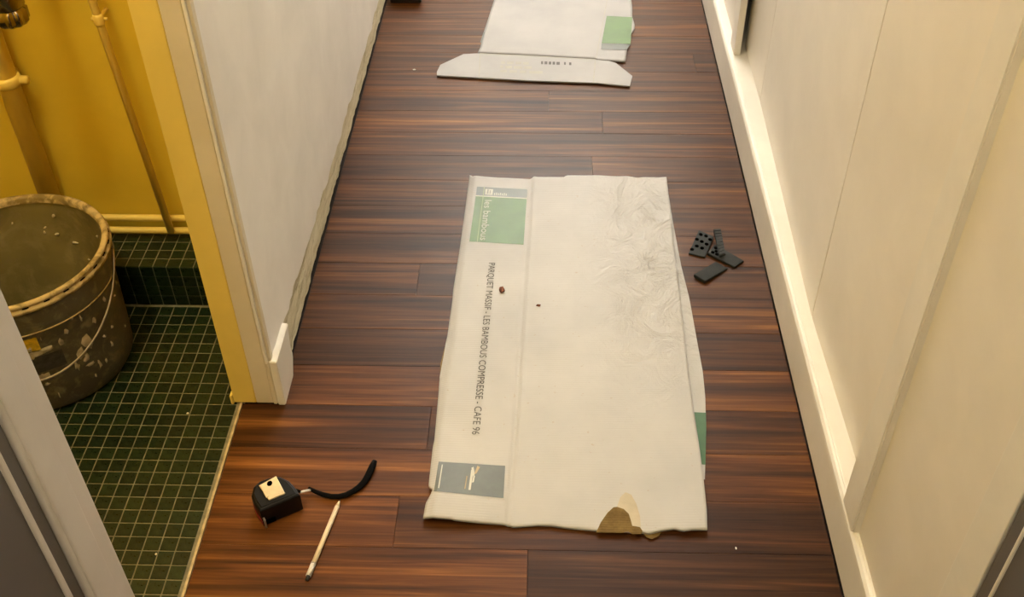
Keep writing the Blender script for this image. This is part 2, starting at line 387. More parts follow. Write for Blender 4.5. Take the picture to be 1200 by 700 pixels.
wn = struct(box('wall_right_near', 0.462, 0.60, -1.6, 0.640, -0.013, ZC, M['grey_frame']))
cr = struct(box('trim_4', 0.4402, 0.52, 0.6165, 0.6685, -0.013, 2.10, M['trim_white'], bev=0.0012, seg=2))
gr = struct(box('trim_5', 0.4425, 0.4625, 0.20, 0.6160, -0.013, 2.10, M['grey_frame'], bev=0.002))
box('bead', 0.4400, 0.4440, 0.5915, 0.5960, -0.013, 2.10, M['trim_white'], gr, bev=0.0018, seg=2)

# toilet shell, ends and ceiling
struct(box('wall_back_toilet', -1.46, -0.5305, SB, SB+0.06, 0.0, ZC, M['wc_yellow']))
struct(box('wall_left_toilet', -1.46, -1.40, 0.14, SB, 0.0, ZC, M['wc_yellow']))
struct(box('wall_front_toilet', -1.46, -0.5305, 0.14, 0.20, 0.0, ZC, M['wc_yellow']))
struct(box('wall_side_toilet', -0.5335, -0.5305, 1.246, SB, 0.0, ZC, M['wc_yellow']))
struct(box('wall_far', -0.60, 0.65, 6.6, 6.66, -0.06, ZC, M['plaster_white']))
struct(box('wall_near', -0.60, 0.65, -1.66, -1.6, -0.06, ZC, M['plaster_white']))
struct(box('ceiling', -1.46, 0.65, -1.66, 6.66, ZC, ZC+0.05, M['ceiling_white']))

# ---------------------------------------------------------------- toilet pipes and trap
def pipe_thing(name, label, axis, a, b, c, rad, collars, lean=0.0):
    r = empty(name, (c[0], c[1], 0) if axis == 'z' else (a, c[0], c[1])); tag(r, label, 'pipe')
    if axis == 'z': path = [(c[0]+lean*(1-t), c[1], a+(b-a)*t) for t in (0, .25, .5, .75, 1)]
    else: path = [(a+(b-a)*t, c[0], c[1]) for t in (0, .5, 1)]
    adopt(r, tube('pipe_run', path, rad, M['pipe_yellow'], None, 16))
    for z in collars:
        t = (z-a)/(b-a)
        if axis == 'z':
            x = c[0]+lean*(1-t)
            cl = tube('collar', [(x, c[1], z-0.010), (x, c[1], z-0.006), (x, c[1], z+0.006), (x, c[1], z+0.010)], [rad*1.08, rad*1.28, rad*1.28, rad*1.08], M['pipe_yellow'], None, 16)
            sc = tube('collar_screw', [(x-rad*1.9, c[1]+0.002, z), (x+rad*1.9, c[1]+0.002, z)], rad*0.42, M['pipe_yellow'], None, 8)
            br = tube('wall_bracket', [(x, c[1]+rad*0.5, z), (x, SB+0.004, z)], rad*0.5, M['pipe_yellow'], None, 8)
            adopt(r, cl, sc, br)
    return r
pipe_thing('water_pipe', 'thin yellow painted pipe running down the toilet wall', 'z', 0.118, ZC, (-0.8180, 1.5620), 0.0068, [0.552, 1.35], 0.113)
pipe_thing('waste_pipe', 'thick yellow painted vertical pipe behind the bucket', 'z', SH, ZC, (-0.9170, 1.5680), 0.0185, [0.436, 1.5])
pipe_thing('heating_pipe', 'upper of the two yellow horizontal pipes above the tiled step', 'x', -1.40, -0.5335, (1.5800, 0.1365), 0.0066, [])
pipe_thing('heating_pipe', 'lower yellow horizontal pipe just above the tiled step', 'x', -1.40, -0.5335, (1.5740, 0.1115), 0.0066, [])
tr = empty('bottle_trap', (-0.812, 1.45, 0.60)); tag(tr, 'chrome bottle trap hanging at the top left by yellow wall', 'plumbing fitting')
c = (-0.806, 1.45, 0.597); n8 = 12
prof = [(0.0005, 0.0), (0.012, 0.0005), (0.021, 0.004), (0.0265, 0.010), (0.027, 0.026), (0.021, 0.030), (0.020, 0.032)]
def fluted(name, prof, c, n=72, lobes=10, amp=0.05):
    verts, faces = [], []
    for r, z in prof:
        for k_ in range(n):
            th = 2*math.pi*k_/n; rr = r*(1 - amp*(0.5-0.5*math.cos(lobes*th))*(1 if r > 0.02 else 0.3)); verts.append((c[0]+rr*math.cos(th), c[1]+rr*math.sin(th), c[2]+z))
    for i in range(len(prof)-1):
        for k_ in range(n): faces.append((i*n+k_, i*n+(k_+1) % n, (i+1)*n+(k_+1) % n, (i+1)*n+k_))
    return mesh_obj(name, verts, faces, M['chrome'], None, True)
adopt(tr, fluted('cleanout_cap', prof, c, amp=0.12),
      lathe('trap_body', [(0.021, 0.030), (0.0255, 0.034), (0.0255, 0.085), (0.020, 0.095), (0.013, 0.10), (0.0125, 0.30)], c, M['chrome']),
      tube('outlet_pipe', [(c[0], c[1]+0.02, c[2]+0.068), (c[0], SB+0.005, c[2]+0.068)], 0.013, M['chrome'], None, 20),
      fluted('union_nut', [(0.0135, 0.098), (0.022, 0.100), (0.022, 0.118), (0.0135, 0.120)], c, lobes=6, amp=0.08))

# ---------------------------------------------------------------- bucket
BC = (-0.886, 1.338); BH, RB, RT = 0.25, 0.1425, 0.1545
bk = empty('bucket', (BC[0], BC[1], 0)); tag(bk, 'black builder\'s bucket crusted with dried plaster on the green tiles', 'bucket')
def rad_at(z): return RB + (RT-RB)*z/BH
pr = [(0.0, 0.002), (RB-0.012, 0.002), (RB-0.004, 0.0035), (RB, 0.010)] + [(rad_at(z), z) for z in (0.05, 0.10, 0.15, 0.185)] + [(rad_at(0.187)+0.0035, 0.188), (rad_at(0.2)+0.0035, 0.200), (rad_at(0.24)+0.003, 0.2405), (rad_at(0.24)-0.001, 0.243)]
body = lathe('body', pr, (BC[0], BC[1], 0), M['bucket_outside'], n=72)
inn = lathe('inner_wall', [(0.0, 0.007), (RB-0.010, 0.007), (RB-0.004, 0.016)] + [(rad_at(z)-0.004, z) for z in (0.06, 0.12, 0.18, 0.245)], (BC[0], BC[1], 0), M['bucket_inside'], n=72)
for p in inn.data.polygons: p.flip()
rim = lathe('rim', [(RT-0.0065, 0.238), (RT-0.0062, 0.2485), (RT-0.002, 0.2515), (RT+0.003, 0.2515), (RT+0.0045, 0.2485), (RT+0.0040, 0.2445), (RT+0.0022, 0.2430), (RT+0.0075, 0.2410), (RT+0.0075, 0.2350), (RT+0.002, 0.2330)], (BC[0], BC[1], 0), M['bucket_rim'], n=96)
crust = lathe('flange_edge', [(rad_at(0.187)+0.0030, 0.1862), (rad_at(0.187)+0.0046, 0.1872), (rad_at(0.188)+0.0046, 0.1885), (rad_at(0.19)+0.0032, 0.1895)], (BC[0], BC[1], 0), M['bucket_rim'], n=72)
adopt(bk, body, inn, rim, crust)
# small dark slots moulded under the rim
for i in range(30):
    th = 2*math.pi*i/30
    bm = bmesh.new(); add_box(bm, -0.0012, 0.0012, -0.005, 0.005, -0.0012, 0.0012, 0.0006); s_ = bm_obj('rim_slot', bm, M['hole_black'])
    s_.location = (BC[0]+(RT+0.0042)*math.cos(th), BC[1]+(RT+0.0042)*math.sin(th), 0.2437); s_.rotation_euler = (0, 0, th); bpy.context.view_layer.update(); adopt(bk, s_)
# wire handle hanging down on the side facing the doorway
HT = 0.222; rh = rad_at(HT)+0.006
a0 = math.radians(18); p0 = Vector((BC[0]+rh*math.cos(a0), BC[1]+rh*math.sin(a0), HT)); a1 = a0+math.pi; p1 = Vector((BC[0]+rh*math.cos(a1), BC[1]+rh*math.sin(a1), HT))
path = []
for i in range(33):
    t = math.pi*i/32; th = a0 - t; dz = math.sin(t)*0.135
    z = HT - dz; rr = rad_at(z)+0.0065; path.append((BC[0]+rr*math.cos(th), BC[1]+rr*math.sin(th), z))
hd = tube('handle', path, 0.0019, M['wire'], None, 8)
lug = tube('handle_lug', [(BC[0]+(rad_at(HT)-0.001)*math.cos(a0), BC[1]+(rad_at(HT)-0.001)*math.sin(a0), HT), (BC[0]+(rh+0.002)*math.cos(a0), BC[1]+(rh+0.002)*math.sin(a0), HT)], 0.006, M['bucket_outside'], None, 12)
adopt(bk, hd, lug)
def bucket_patch(name, a_from, a_to, z0, z1, mat, off=0.0012, slope=0.0):
    verts, faces = [], []; n, k2 = 10, 4
    for i in range(n+1):
        th = math.radians(a_from+(a_to-a_from)*i/n)
        for j in range(k2+1):
            z = z0+(z1-z0)*j/k2 + slope*(i/n) + 0.002*mnoise.noise((i*1.3, j*2.1, z0*90)); r = rad_at(z)+off; verts.append((BC[0]+r*math.cos(th), BC[1]+r*math.sin(th), z))
    for i in range(n):
        for j in range(k2): a = i*(k2+1)+j; faces.append((a, a+k2+1, a+k2+2, a+1))
    adopt(bk, mesh_obj(name, verts, faces, mat, None, True))
bucket_patch('yellow_sticker', -75, -61, 0.150, 0.178, M['sticker_yellow'])
bucket_patch('dark_label', -72, -50, 0.100, 0.135, M['sticker_dark'])
bucket_patch('white_sticker', -72, -61, 0.138, 0.148, M['sticker_white'], 0.0014)
bucket_patch('white_sticker', -70, -62, 0.082, 0.096, M['sticker_white'], 0.0014)
# dried plaster blobs thrown on the outside
def blob(cx, th, z, rx, rz, inside=False):
    verts, faces = [], []; n = 9; th = math.radians(th)
    def P(u, v_, h):
        zz = z+v_; r = (rad_at(zz)-0.0046-h) if inside else (rad_at(zz)+0.0004+h); t2 = th+u/0.15; return (BC[0]+r*math.cos(t2), BC[1]+r*math.sin(t2), zz)
    verts.append(P(0, 0, 0.0022))
    for ring, (s, h) in enumerate(((0.7, 0.0016), (1.0, -0.0006))):
        for i in range(n):
            q = 2*math.pi*i/n; f = s*(1+0.85*mnoise.noise((cx*7.73+i*1.73, 0.37+ring*0.15, cx*0.31))); verts.append(P(rx*f*math.cos(q), rz*f*math.sin(q), h))
    for i in range(n):
        j = (i+1) % n; faces.append((0, 1+i, 1+j)); faces.append((1+i, 1+n+i, 1+n+j, 1+j))
    adopt(bk, mesh_obj('plaster_blob', verts, faces, M['sticker_white'], None, True))
for i, a in enumerate([(-33, 0.118, .011, .014), (-39, 0.104, .009, .010), (-38, 0.090, .005, .008), (-45, 0.083, .004, .010), (-16, 0.075, .003, .007), (-36, 0.072, .010, .004), (-58, 0.145, .010, .006), (-24, 0.150, .004, .006), (-66, 0.070, .005, .003), (-49, 0.150, .004, .008), (-30, 0.06, .003, .008), (-20, 0.20, .006, .012), (-8, 0.205, .006, .014), (-32, 0.205, .008, .010), (-44, 0.200, .006, .012)]):
    blob(i+1, *a)
rb = random.Random(11)
for i in range(26):
    blob(90+i, rb.uniform(20, 170), rb.uniform(0.09, 0.232), rb.uniform(.0015, .006), rb.uniform(.0015, .005), True)
for i in range(24):
    blob(40+i, rb.uniform(-74, 12), rb.uniform(0.03, 0.225), rb.uniform(.0012, .0034), rb.uniform(.0016, .0065))

# ---------------------------------------------------------------- cardboard sheets
TOP = [(-0.1608, 1.9279), (-0.1526, 1.9181), (-0.1072, 1.9122), (-0.0695, 1.9095), (-0.0282, 1.9068), (-0.0237, 1.9151), (0.0467, 1.9161), (0.0505, 1.9227), (0.1181, 1.9237), (0.1835, 1.9198), (0.2019, 1.9151), (0.2672, 1.9145)]
BOT = [(-0.1794, 0.9893), (-0.1581, 0.9866), (-0.1344, 0.9863), (-0.1316, 0.9847), (-0.0947, 0.9832), (-0.0501, 0.9825), (-0.0421, 0.9779), (-0.0291, 0.9798), (-0.0030, 0.9828), (0.0166, 0.9824), (0.0427, 0.9782), (0.0881, 0.9745), (0.1141, 0.9750), (0.1463, 0.9710), (0.1567, 0.9720), (0.1657, 0.9699), (0.1855, 0.9758), (0.2051, 0.9786), (0.2177, 0.9742), (0.2309, 0.9768), (0.2541, 0.9765)]
LEFT = [(-0.1794, 0.9893), (-0.1780, 1.0171), (-0.1715, 1.0339), (-0.1691, 1.0457), (-0.1769, 1.0498), (-0.1774, 1.1337), (-0.1762, 1.1522), (-0.1773, 1.1997), (-0.1787, 1.2696), (-0.1810, 1.3350), (-0.1742, 1.4065), (-0.1720, 1.5066), (-0.1727, 1.5392), (-0.1683, 1.6723), (-0.1664, 1.7794), (-0.1649, 1.8725), (-0.1643, 1.9245)]
RIGHT = [(0.2548, 0.9766), (0.2581, 1.0134), (0.2601, 1.0806), (0.2602, 1.1337), (0.2594, 1.2086), (0.2596, 1.3306), (0.2627, 1.5144), (0.2648, 1.6711), (0.2690, 1.9145)]
CREASE = [(-0.0264, 1.9101), (-0.0357, 1.5090), (-0.0426, 1.1365), (-0.0495, 0.9841)]
FOLD = [(-0.1635, 0.9881), (-0.1628, 1.0425), (-0.1676, 1.1339), (-0.1659, 1.2394), (-0.1618, 1.3661), (-0.1597, 1.5068), (-0.1591, 1.6366), (-0.1538, 1.7796), (-0.1508, 1.9181)]
LEFT_Y = sorted((p[1], p[0]) for p in LEFT); RIGHT_Y = sorted((p[1], p[0]) for p in RIGHT)
CREASE_Y = sorted((p[1], p[0]) for p in CREASE); FOLD_Y = sorted((p[1], p[0]) for p in FOLD)
def sm(a, b, t):
    t = max(0, min(1, (t-a)/(b-a))); return t*t*(3-2*t)
def hz(x, y):
    z = 0.0062
    z += 0.011*sm(1.22, 0.98, y)*sm(-0.02, -0.20, x)                 # lifted near-left corner
    z += 0.004*sm(1.05, 0.98, y)*sm(0.0, 0.3, x)*0.5
    z += 0.003*sm(interp(RIGHT_Y, y)-0.10, interp(RIGHT_Y, y), x)
    cx = interp(CREASE_Y, y); z -= 0.0030*math.exp(-((x-cx)/0.0026)**2); z += 0.0012*math.exp(-((x-cx-0.006)/0.004)**2)
    fx = interp(FOLD_Y, y)
    if x < fx: z -= (fx-x)*0.40
    z += 0.0012*mnoise.noise((x*7, y*5, 0.3))
    wet = sm(0.06, 0.2, x)*sm(1.15, 1.45, y); z += wet*(0.0012*mnoise.noise((x*30, y*24, 2)) + 0.0006*mnoise.noise((x*70, y*55, 7)))
    return z
def sheet(name, TOP, BOT, LEFT_Y, RIGHT_Y, hz, nu, nv, mats, th=0.0035):
    T, B = sorted(TOP), sorted(BOT); verts, faces, mi = [], [], []
    tx0, tx1, bx0, bx1 = T[0][0], T[-1][0], B[0][0], B[-1][0]
    us = [i/nu for i in range(nu+1)]; vs = [i/nv for i in range(nv+1)]
    for v_ in vs:
        for u in us:
            yt = interp(T, tx0+(tx1-tx0)*u); yb = interp(B, bx0+(bx1-bx0)*u); y = yb+(yt-yb)*v_
            x = interp(LEFT_Y, y)*(1-u) + interp(RIGHT_Y, y)*u
            verts.append((x, y, hz(x, y)))
    n = len(verts)
    verts += [(x, y, max(0.0004, z-th)) for x, y, z in verts]
    W = nu+1
    for j in range(nv):
        for i in range(nu):
            a = j*W+i; faces.append((a, a+1, a+W+1, a+W)); mi.append(0); faces.append((n+a, n+a+W, n+a+W+1, n+a+1)); mi.append(1)
    ring = [i for i in range(W)] + [j*W+nu for j in range(1, nv+1)] + [nv*W+i for i in range(nu-1, -1, -1)] + [j*W for j in range(nv-1, 0, -1)]
    for a, b in zip(ring, ring[1:]+ring[:1]): faces.append((b, a, n+a, n+b)); mi.append(0)
    o = mesh_obj(name, verts, faces, mats, None, False)
    for p, q in zip(o.data.polygons, mi): p.material_index = q; p.use_smooth = q == 0 and abs(p.normal.z) > 0.5
    return o
def patch(name, quad, hz, off, mat, n=14, thick=0.0):
    a, b, c, d = [Vector((*p, 0)) for p in quad]; verts, faces = [], []
    for j in range(n+1):
        for i in range(n+1):
            u, v_ = i/n, j/n; p = (a*(1-u)+b*u)*(1-v_) + (d*(1-u)+c*u)*v_; verts.append((p.x, p.y, hz(p.x, p.y)+off))
    for j in range(n):
        for i in range(n): q = j*(n+1)+i; faces.append((q, q+n+1, q+n+2, q+1))
    o = mesh_obj(name, verts, faces, mat)
    return o
def fan(name, pts, hz, off, mat):
    bm = bmesh.new(); vs = [bm.verts.new((p[0], p[1], 0)) for p in pts]; f = bm.faces.new(vs)
    bmesh.ops.triangulate(bm, faces=[f])
    for _ in range(3): bmesh.ops.subdivide_edges(bm, edges=[e for e in bm.edges if e.calc_length() > 0.008], cuts=1, use_grid_fill=False); bmesh.ops.triangulate(bm, faces=bm.faces)
    for v_ in bm.verts: v_.co.z = hz(v_.co.x, v_.co.y)+off
    return bm_obj(name, bm, mat)
def lettering(name, body, start, end, height, hz, off, mat, up_right=True, bold=0.0):
    cu = bpy.data.curves.new('txt', 'FONT'); cu.body = body; cu.size = 1.0; cu.offset = bold; cu.resolution_u = 3
    o = bpy.data.objects.new('txt', cu); COL.objects.link(o); bpy.context.view_layer.update()
    me = bpy.data.meshes.new_from_object(o.evaluated_get(bpy.context.evaluated_depsgraph_get())); bpy.data.objects.remove(o)
    xs = [v_.co.x for v_ in me.vertices]; ys = [v_.co.y for v_ in me.vertices]
    x0, x1, y0 = min(xs), max(xs), 0.0; capH = 0.69
    s, e = Vector(start), Vector(end); d = (e-s); L = d.length; d.normalize(); up = Vector((-d.y, d.x))
    for v_ in me.vertices:
        p = s + d*((v_.co.x-x0)/(x1-x0)*L) + up*((v_.co.y-y0)/capH*height); v_.co = (p.x, p.y, hz(p.x, p.y)+off)
    me.name = name; me.materials.clear(); me.materials.append(mat); return link(bpy.data.objects.new(name, me))
def mid(*ps): return (sum(p[0] for p in ps)/len(ps), sum(p[1] for p in ps)/len(ps))
cb = empty('cardboard_sheet', (0.02, 1.4, 0)); tag(cb, 'large flattened white cardboard box with torn lower edge in mid corridor', 'cardboard', 'flattened white parquet boxes on the floor')
sh = sheet('sheet', TOP, BOT, LEFT_Y, RIGHT_Y, hz, 110, 190, [M['card_wet'], M['kraft']]); adopt(cb, sh)
# folded-under side flap showing along the right edge
FO = [(0.2630, 1.0796), (0.2669, 1.1095), (0.2773, 1.1924), (0.2833, 1.2612), (0.2856, 1.3234), (0.2836, 1.4000), (0.2811, 1.5181), (0.2742, 1.6207), (0.2705, 1.7548), (0.2692, 1.8674)]
verts, faces = [], []; ns = 80
fy = sorted((p[1], p[0]) for p in FO)
for i in range(ns+1):
    y = fy[0][0]+(fy[-1][0]-fy[0][0])*i/ns; xi = interp(RIGHT_Y, y)-0.012; xo = max(interp(fy, y), xi+0.013)
    for t in (0, 0.5, 0.85, 1.0): verts.append((xi+(xo-xi)*t, y, 0.0045-0.0018*t))
    verts.append((xo, y, 0.0006))
for i in range(ns):
    for t in range(4): a = i*5+t; faces.append((a, a+1, a+6, a+5))
fp = mesh_obj('side_flap', verts, faces, M['card_wet']); adopt(cb, fp)
gy0, gy1 = 1.1093, 1.2232
verts, faces = [], []
for i in range(13):
    y = gy0+(gy1-gy0)*i/12; xi = interp(RIGHT_Y, y)-0.004; xo = interp(fy, y)+0.0002
    verts += [(xi, y, 0.0046), (xo, y, 0.0034), (xo+0.0001, y, 0.0008)]
for i in range(12): faces += [(3*i, 3*i+1, 3*i+4, 3*i+3), (3*i+1, 3*i+2, 3*i+5, 3*i+4)]
adopt(cb, mesh_obj('green_print', verts, faces, M['ink_green_dark']))
# green label with header, logo square, rule and name
GQ = [(-0.1446, 1.8751), (-0.0350, 1.8672), (-0.0392, 1.6736), (-0.1498, 1.6830)]
gl = patch('green_label', GQ, hz, 0.0005, M['ink_green'])
def gq(u, v_): a, b, c, d = GQ; return ((a[0]*(1-u)+b[0]*u)*(1-v_)+(d[0]*(1-u)+c[0]*u)*v_, (a[1]*(1-u)+b[1]*u)*(1-v_)+(d[1]*(1-u)+c[1]*u)*v_)
def gp(name, u0, u1, v0, v1, mat, off, n=10): return patch(name, [gq(u0, v0), gq(u1, v0), gq(u1, v1), gq(u0, v1)], hz, off, M[mat], n)
gparts = [gp('grey_header', 0, 1, 0, 0.165, 'ink_grey', 0.0008), gp('header_rule', 0, 1, 0.165, 0.185, 'ink_white', 0.0009), gp('white_rule', 0.140, 0.152, 0, 1, 'ink_lime', 0.0010),
          gp('logo_square', 0.175, 0.325, 0.035, 0.145, 'ink_white', 0.0010, 4), gp('logo_mark', 0.215, 0.24, 0.045, 0.125, 'ink_grey', 0.0012, 3), gp('logo_mark', 0.265, 0.285, 0.06, 0.125, 'ink_grey', 0.0012, 3),
          lettering('label_name', 'les bambous', gq(0.190, 0.250), gq(0.195, 0.970), 0.0150, hz, 0.0011, M['ink_white'])]
for i in range(7): gparts.append(gp('header_print', 0.355+0.038*i, 0.375+0.038*i, 0.095 if i % 2 else 0.105, 0.145, 'ink_white', 0.0010, 2))
adopt(cb, gl)
for q in gparts: q.parent = gl; q.matrix_parent_inverse = gl.matrix_world.inverted(); q.matrix_basis = Matrix()
bpy.context.view_layer.update()
T0, T1 = [(-0.1066, 1.6138), (-0.1143, 1.1623)]
adopt(cb, lettering('product_lettering', 'PARQUET MASSIF - LES BAMBOUS COMPRESSE - CAFE 96', T0, T1, 0.0125, hz, 0.0008, M['ink_black'], bold=0.0))
BQ = [(-0.1644, 1.1000), (-0.0566, 1.0969), (-0.0570, 1.0316), (-0.1667, 1.0377)]
def bq(u, v_): a, b, c, d = BQ; return ((a[0]*(1-u)+b[0]*u)*(1-v_)+(d[0]*(1-u)+c[0]*u)*v_, (a[1]*(1-u)+b[1]*u)*(1-v_)+(d[1]*(1-u)+c[1]*u)*v_)
bl = patch('blue_grey_label', BQ, hz, 0.0005, M['ink_blue_grey'], 24); adopt(cb, bl)
def sub(o, par):
    bpy.context.view_layer.update(); o.parent = par; o.matrix_parent_inverse = par.matrix_world.inverted()
for nm, qd, mt in [('white_rule', [(0.055, 0.10), (0.070, 0.10), (0.070, 0.90), (0.055, 0.90)], 'ink_white'),
                   ('logo_stem', [(0.500, 0.20), (0.535, 0.22), (0.520, 0.86), (0.490, 0.86)], 'ink_white'),
                   ('logo_leaf', [(0.500, 0.14), (0.530, 0.10), (0.560, 0.34), (0.540, 0.42)], 'ink_white'),
                   ('logo_leaf', [(0.585, 0.06), (0.625, 0.10), (0.580, 0.32), (0.550, 0.34)], 'ink_tan'),
                   ('logo_leaf', [(0.545, 0.36), (0.565, 0.40), (0.555, 0.60), (0.530, 0.62)], 'ink_white'),
                   ('logo_words', [(0.440, 0.42), (0.455, 0.42), (0.445, 0.84), (0.430, 0.84)], 'ink_tan')]:
    sub(patch(nm, [bq(*p) for p in qd], hz, 0.0009, M[mt], 4), bl)
adopt(cb, fan('torn_patch', [(0.0859, 0.9691), (0.0937, 0.9882), (0.1048, 1.0070), (0.1145, 1.0178), (0.1199, 1.0187), (0.1302, 1.0149), (0.1376, 1.0053), (0.1407, 0.9893), (0.1416, 0.9829), (0.1532, 0.9808), (0.1566, 0.9738), (0.1550, 0.9682), (0.1420, 0.9672), (0.1345, 0.9717), (0.1241, 0.9691), (0.1111, 0.9696)], hz, 0.0010, M['kraft']),
      fan('peeled_edge', [(0.1199, 1.0187), (0.1261, 1.0379), (0.1346, 1.0482), (0.1437, 1.0433), (0.1506, 1.0252), (0.1545, 1.0024), (0.1545, 0.9816), (0.1416, 0.9829), (0.1407, 0.9893), (0.1376, 1.0053), (0.1302, 1.0149)], hz, 0.0007, M['peel']),
      fan('torn_tab', [(0.1582, 0.9728), (0.1689, 0.9777), (0.1871, 0.9781), (0.1812, 0.9686), (0.1704, 0.9621), (0.1629, 0.9650)], lambda x, y: 0.0030, 0.0004, M['kraft']))
# second, farther sheet
def hz2(x, y): return 0.0055 + 0.0010*mnoise.noise((x*8, y*6, 4.3))
FT = [(-0.1321, 3.1430), (-0.0007, 3.1437), (0.1304, 3.1444), (0.2718, 3.1452)]
FB = [(-0.1755, 2.4816), (-0.0861, 2.4733), (0.0248, 2.4631), (0.1304, 2.4529), (0.1324, 2.4461), (0.1673, 2.4420), (0.2043, 2.4379)]
FL = sorted((p[1], p[0]) for p in [(-0.1771, 2.4701), (-0.1755, 2.4816), (-0.1703, 2.5118), (-0.1672, 2.5835), (-0.1609, 2.6429), (-0.1461, 2.7890), (-0.1062, 3.1560)])
FR = sorted((p[1], p[0]) for p in [(0.2028, 2.4290), (0.2068, 2.4424), (0.2148, 2.5111), (0.2213, 2.5488), (0.2276, 2.5824), (0.2398, 2.6167), (0.2424, 2.6416), (0.2381, 2.6870), (0.2410, 2.7389), (0.2416, 2.7921), (0.2673, 3.1580)])
fc = empty('cardboard_sheet', (0.05, 2.7, 0)); tag(fc, 'flattened white box with angled end flap farthest down the corridor', 'cardboard', 'flattened white parquet boxes on the floor')
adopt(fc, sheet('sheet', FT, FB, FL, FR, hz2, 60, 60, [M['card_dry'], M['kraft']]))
def slab(name, pts, z, mat, th=0.0035):
    bm = bmesh.new(); hi = [bm.verts.new((p[0], p[1], z)) for p in pts]; lo = [bm.verts.new((p[0], p[1], max(0.0004, z-th))) for p in pts]
    bm.faces.new(hi); bm.faces.new(lo[::-1]); n = len(pts)
    for i in range(n): bm.faces.new((hi[i], lo[i], lo[(i+1) % n], hi[(i+1) % n]))
    return bm_obj(name, bm, mat)
flp = slab('end_flap', [(-0.2740, 2.3787), (-0.2682, 2.4140), (-0.2127, 2.4710), (-0.1752, 2.4760), (-0.0859, 2.4678), (0.0248, 2.4576), (0.1302, 2.4452), (0.1650, 2.4388), (0.1820, 2.4278), (0.2197, 2.3627), (0.2105, 2.3119), (0.1308, 2.3277), (-0.0287, 2.3364), (-0.1683, 2.3497), (-0.2726, 2.3614)], 0.0062, M['card_dry'])
adopt(fc, flp)
flat = lambda x, y: 0.0062
adopt(fc, fan('crease', [(-0.1707, 2.4770), (-0.0860, 2.4692), (0.0248, 2.4590), (0.1303, 2.4479), (0.1301, 2.4443), (0.0248, 2.4549), (-0.0859, 2.4651), (-0.1705, 2.4729)], flat, 0.0003, M['ink_faint']),
      fan('crease', [(-0.1703, 2.4692), (-0.1677, 2.4692), (-0.1638, 2.3455), (-0.1664, 2.3455)], flat, 0.0003, M['ink_faint']),
      fan('crease', [(0.1279, 2.4429), (0.1310, 2.4425), (0.1223, 2.3255), (0.1193, 2.3259)], flat, 0.0003, M['ink_faint']),
      patch('crease', [(0.1719, 2.7905), (0.1743, 2.7905), (0.1326, 2.4542), (0.1304, 2.4542)], hz2, 0.0006, M['ink_faint'], 20))
for (x0, x1, y0, y1) in [(-0.1130, -0.1025, 2.4202, 2.4337), (-0.0976, -0.0805, 2.4190, 2.4321), (-0.0757, -0.0607, 2.4179, 2.4314), (-0.0560, -0.0410, 2.4163, 2.4299), (-0.1143, -0.1061, 2.3980, 2.4114), (-0.1012, -0.0842, 2.3964, 2.4103), (-0.0794, -0.0580, 2.3949, 2.4088), (-0.0534, -0.0340, 2.3943, 2.4077), (-0.1135, -0.0967, 2.3762, 2.3895), (-0.0897, -0.0706, 2.3747, 2.3880), (-0.0637, -0.0467, 2.3733, 2.3865), (-0.0399, -0.0056, 2.3705, 2.3839)]:
    adopt(fc, patch('faint_print', [(x0, y1), (x1, y1), (x1, y0), (x0, y0)], flat, 0.0003, M['ink_faint'], 2))
for (x0, x1, y0, y1) in [(-0.0102, -0.0048, 2.4191, 2.4347), (-0.0015, 0.0061, 2.4187, 2.4340), (0.0095, 0.0160, 2.4180, 2.4327), (0.0193, 0.0259, 2.4172, 2.4324), (0.0291, 0.0379, 2.4164, 2.4316), (0.0487, 0.0532, 2.4166, 2.4309), (0.0618, 0.0674, 2.4150, 2.4293)]:
    adopt(fc, patch('stamped_print', [(x0, y1), (x1, y1), (x1, y0), (x0, y0)], flat, 0.0004, M['ink_black'], 2))
adopt(fc, patch('green_print', [(0.1681, 2.6915), (0.2379, 2.6845), (0.2247, 2.5299), (0.1486, 2.5339)], hz2, 0.0008, M['ink_green']),
      patch('grey_print', [(0.1485, 2.5315), (0.2246, 2.5276), (0.2107, 2.4971), (0.1459, 2.5011)], hz2, 0.0008, M['ink_blue_grey']),
      patch('edge_print', [(-0.1665, 2.5932), (-0.1619, 2.5933), (-0.1682, 2.5354), (-0.1720, 2.5354)], hz2, 0.0012, M['ink_blue_grey'], 4))

# ---------------------------------------------------------------- tape measure
TH = 0.040
tm = empty('tape_measure', (*[(-0.4159, 1.0133)][0], 0)); tag(tm, 'black tape measure with beige belt clip lying beside the tiles', 'tape measure')
top = [(-0.4245, 0.9743), (-0.4360, 0.9885), (-0.4446, 1.0038), (-0.4449, 1.0204), (-0.4374, 1.0323), (-0.4254, 1.0393), (-0.4073, 1.0425), (-0.3909, 1.0341), (-0.3766, 1.0185), (-0.3692, 1.0071)]
adopt(tm, prism('case', top, 0.0, TH, M['black_plastic'], None, 0.0045, 3))
ctr = mid(*top)
def shrink(pts, s): return [(ctr[0]+(p[0]-ctr[0])*s, ctr[1]+(p[1]-ctr[1])*s) for p in pts]
adopt(tm, prism('side_plate', shrink(top, 0.86), TH-0.001, TH+0.0012, M['black_plastic'], None, 0.0008, 1))
red = shrink(top, 1.02)[0:5] + shrink(top, 0.97)[0:5][::-1]
adopt(tm, prism('red_band', red, 0.004, 0.016, M['red_plastic'], None, 0.0006, 1))
cq = [(-0.4350, 1.0199), (-0.4119, 1.0388), (-0.3915, 1.0059), (-0.4138, 0.9924)]
adopt(tm, prism('belt_clip', cq, TH+0.0008, TH+0.0042, M['clip_beige'], None, 0.0012, 2))
hc = [(-0.4189, 1.0236)][0]
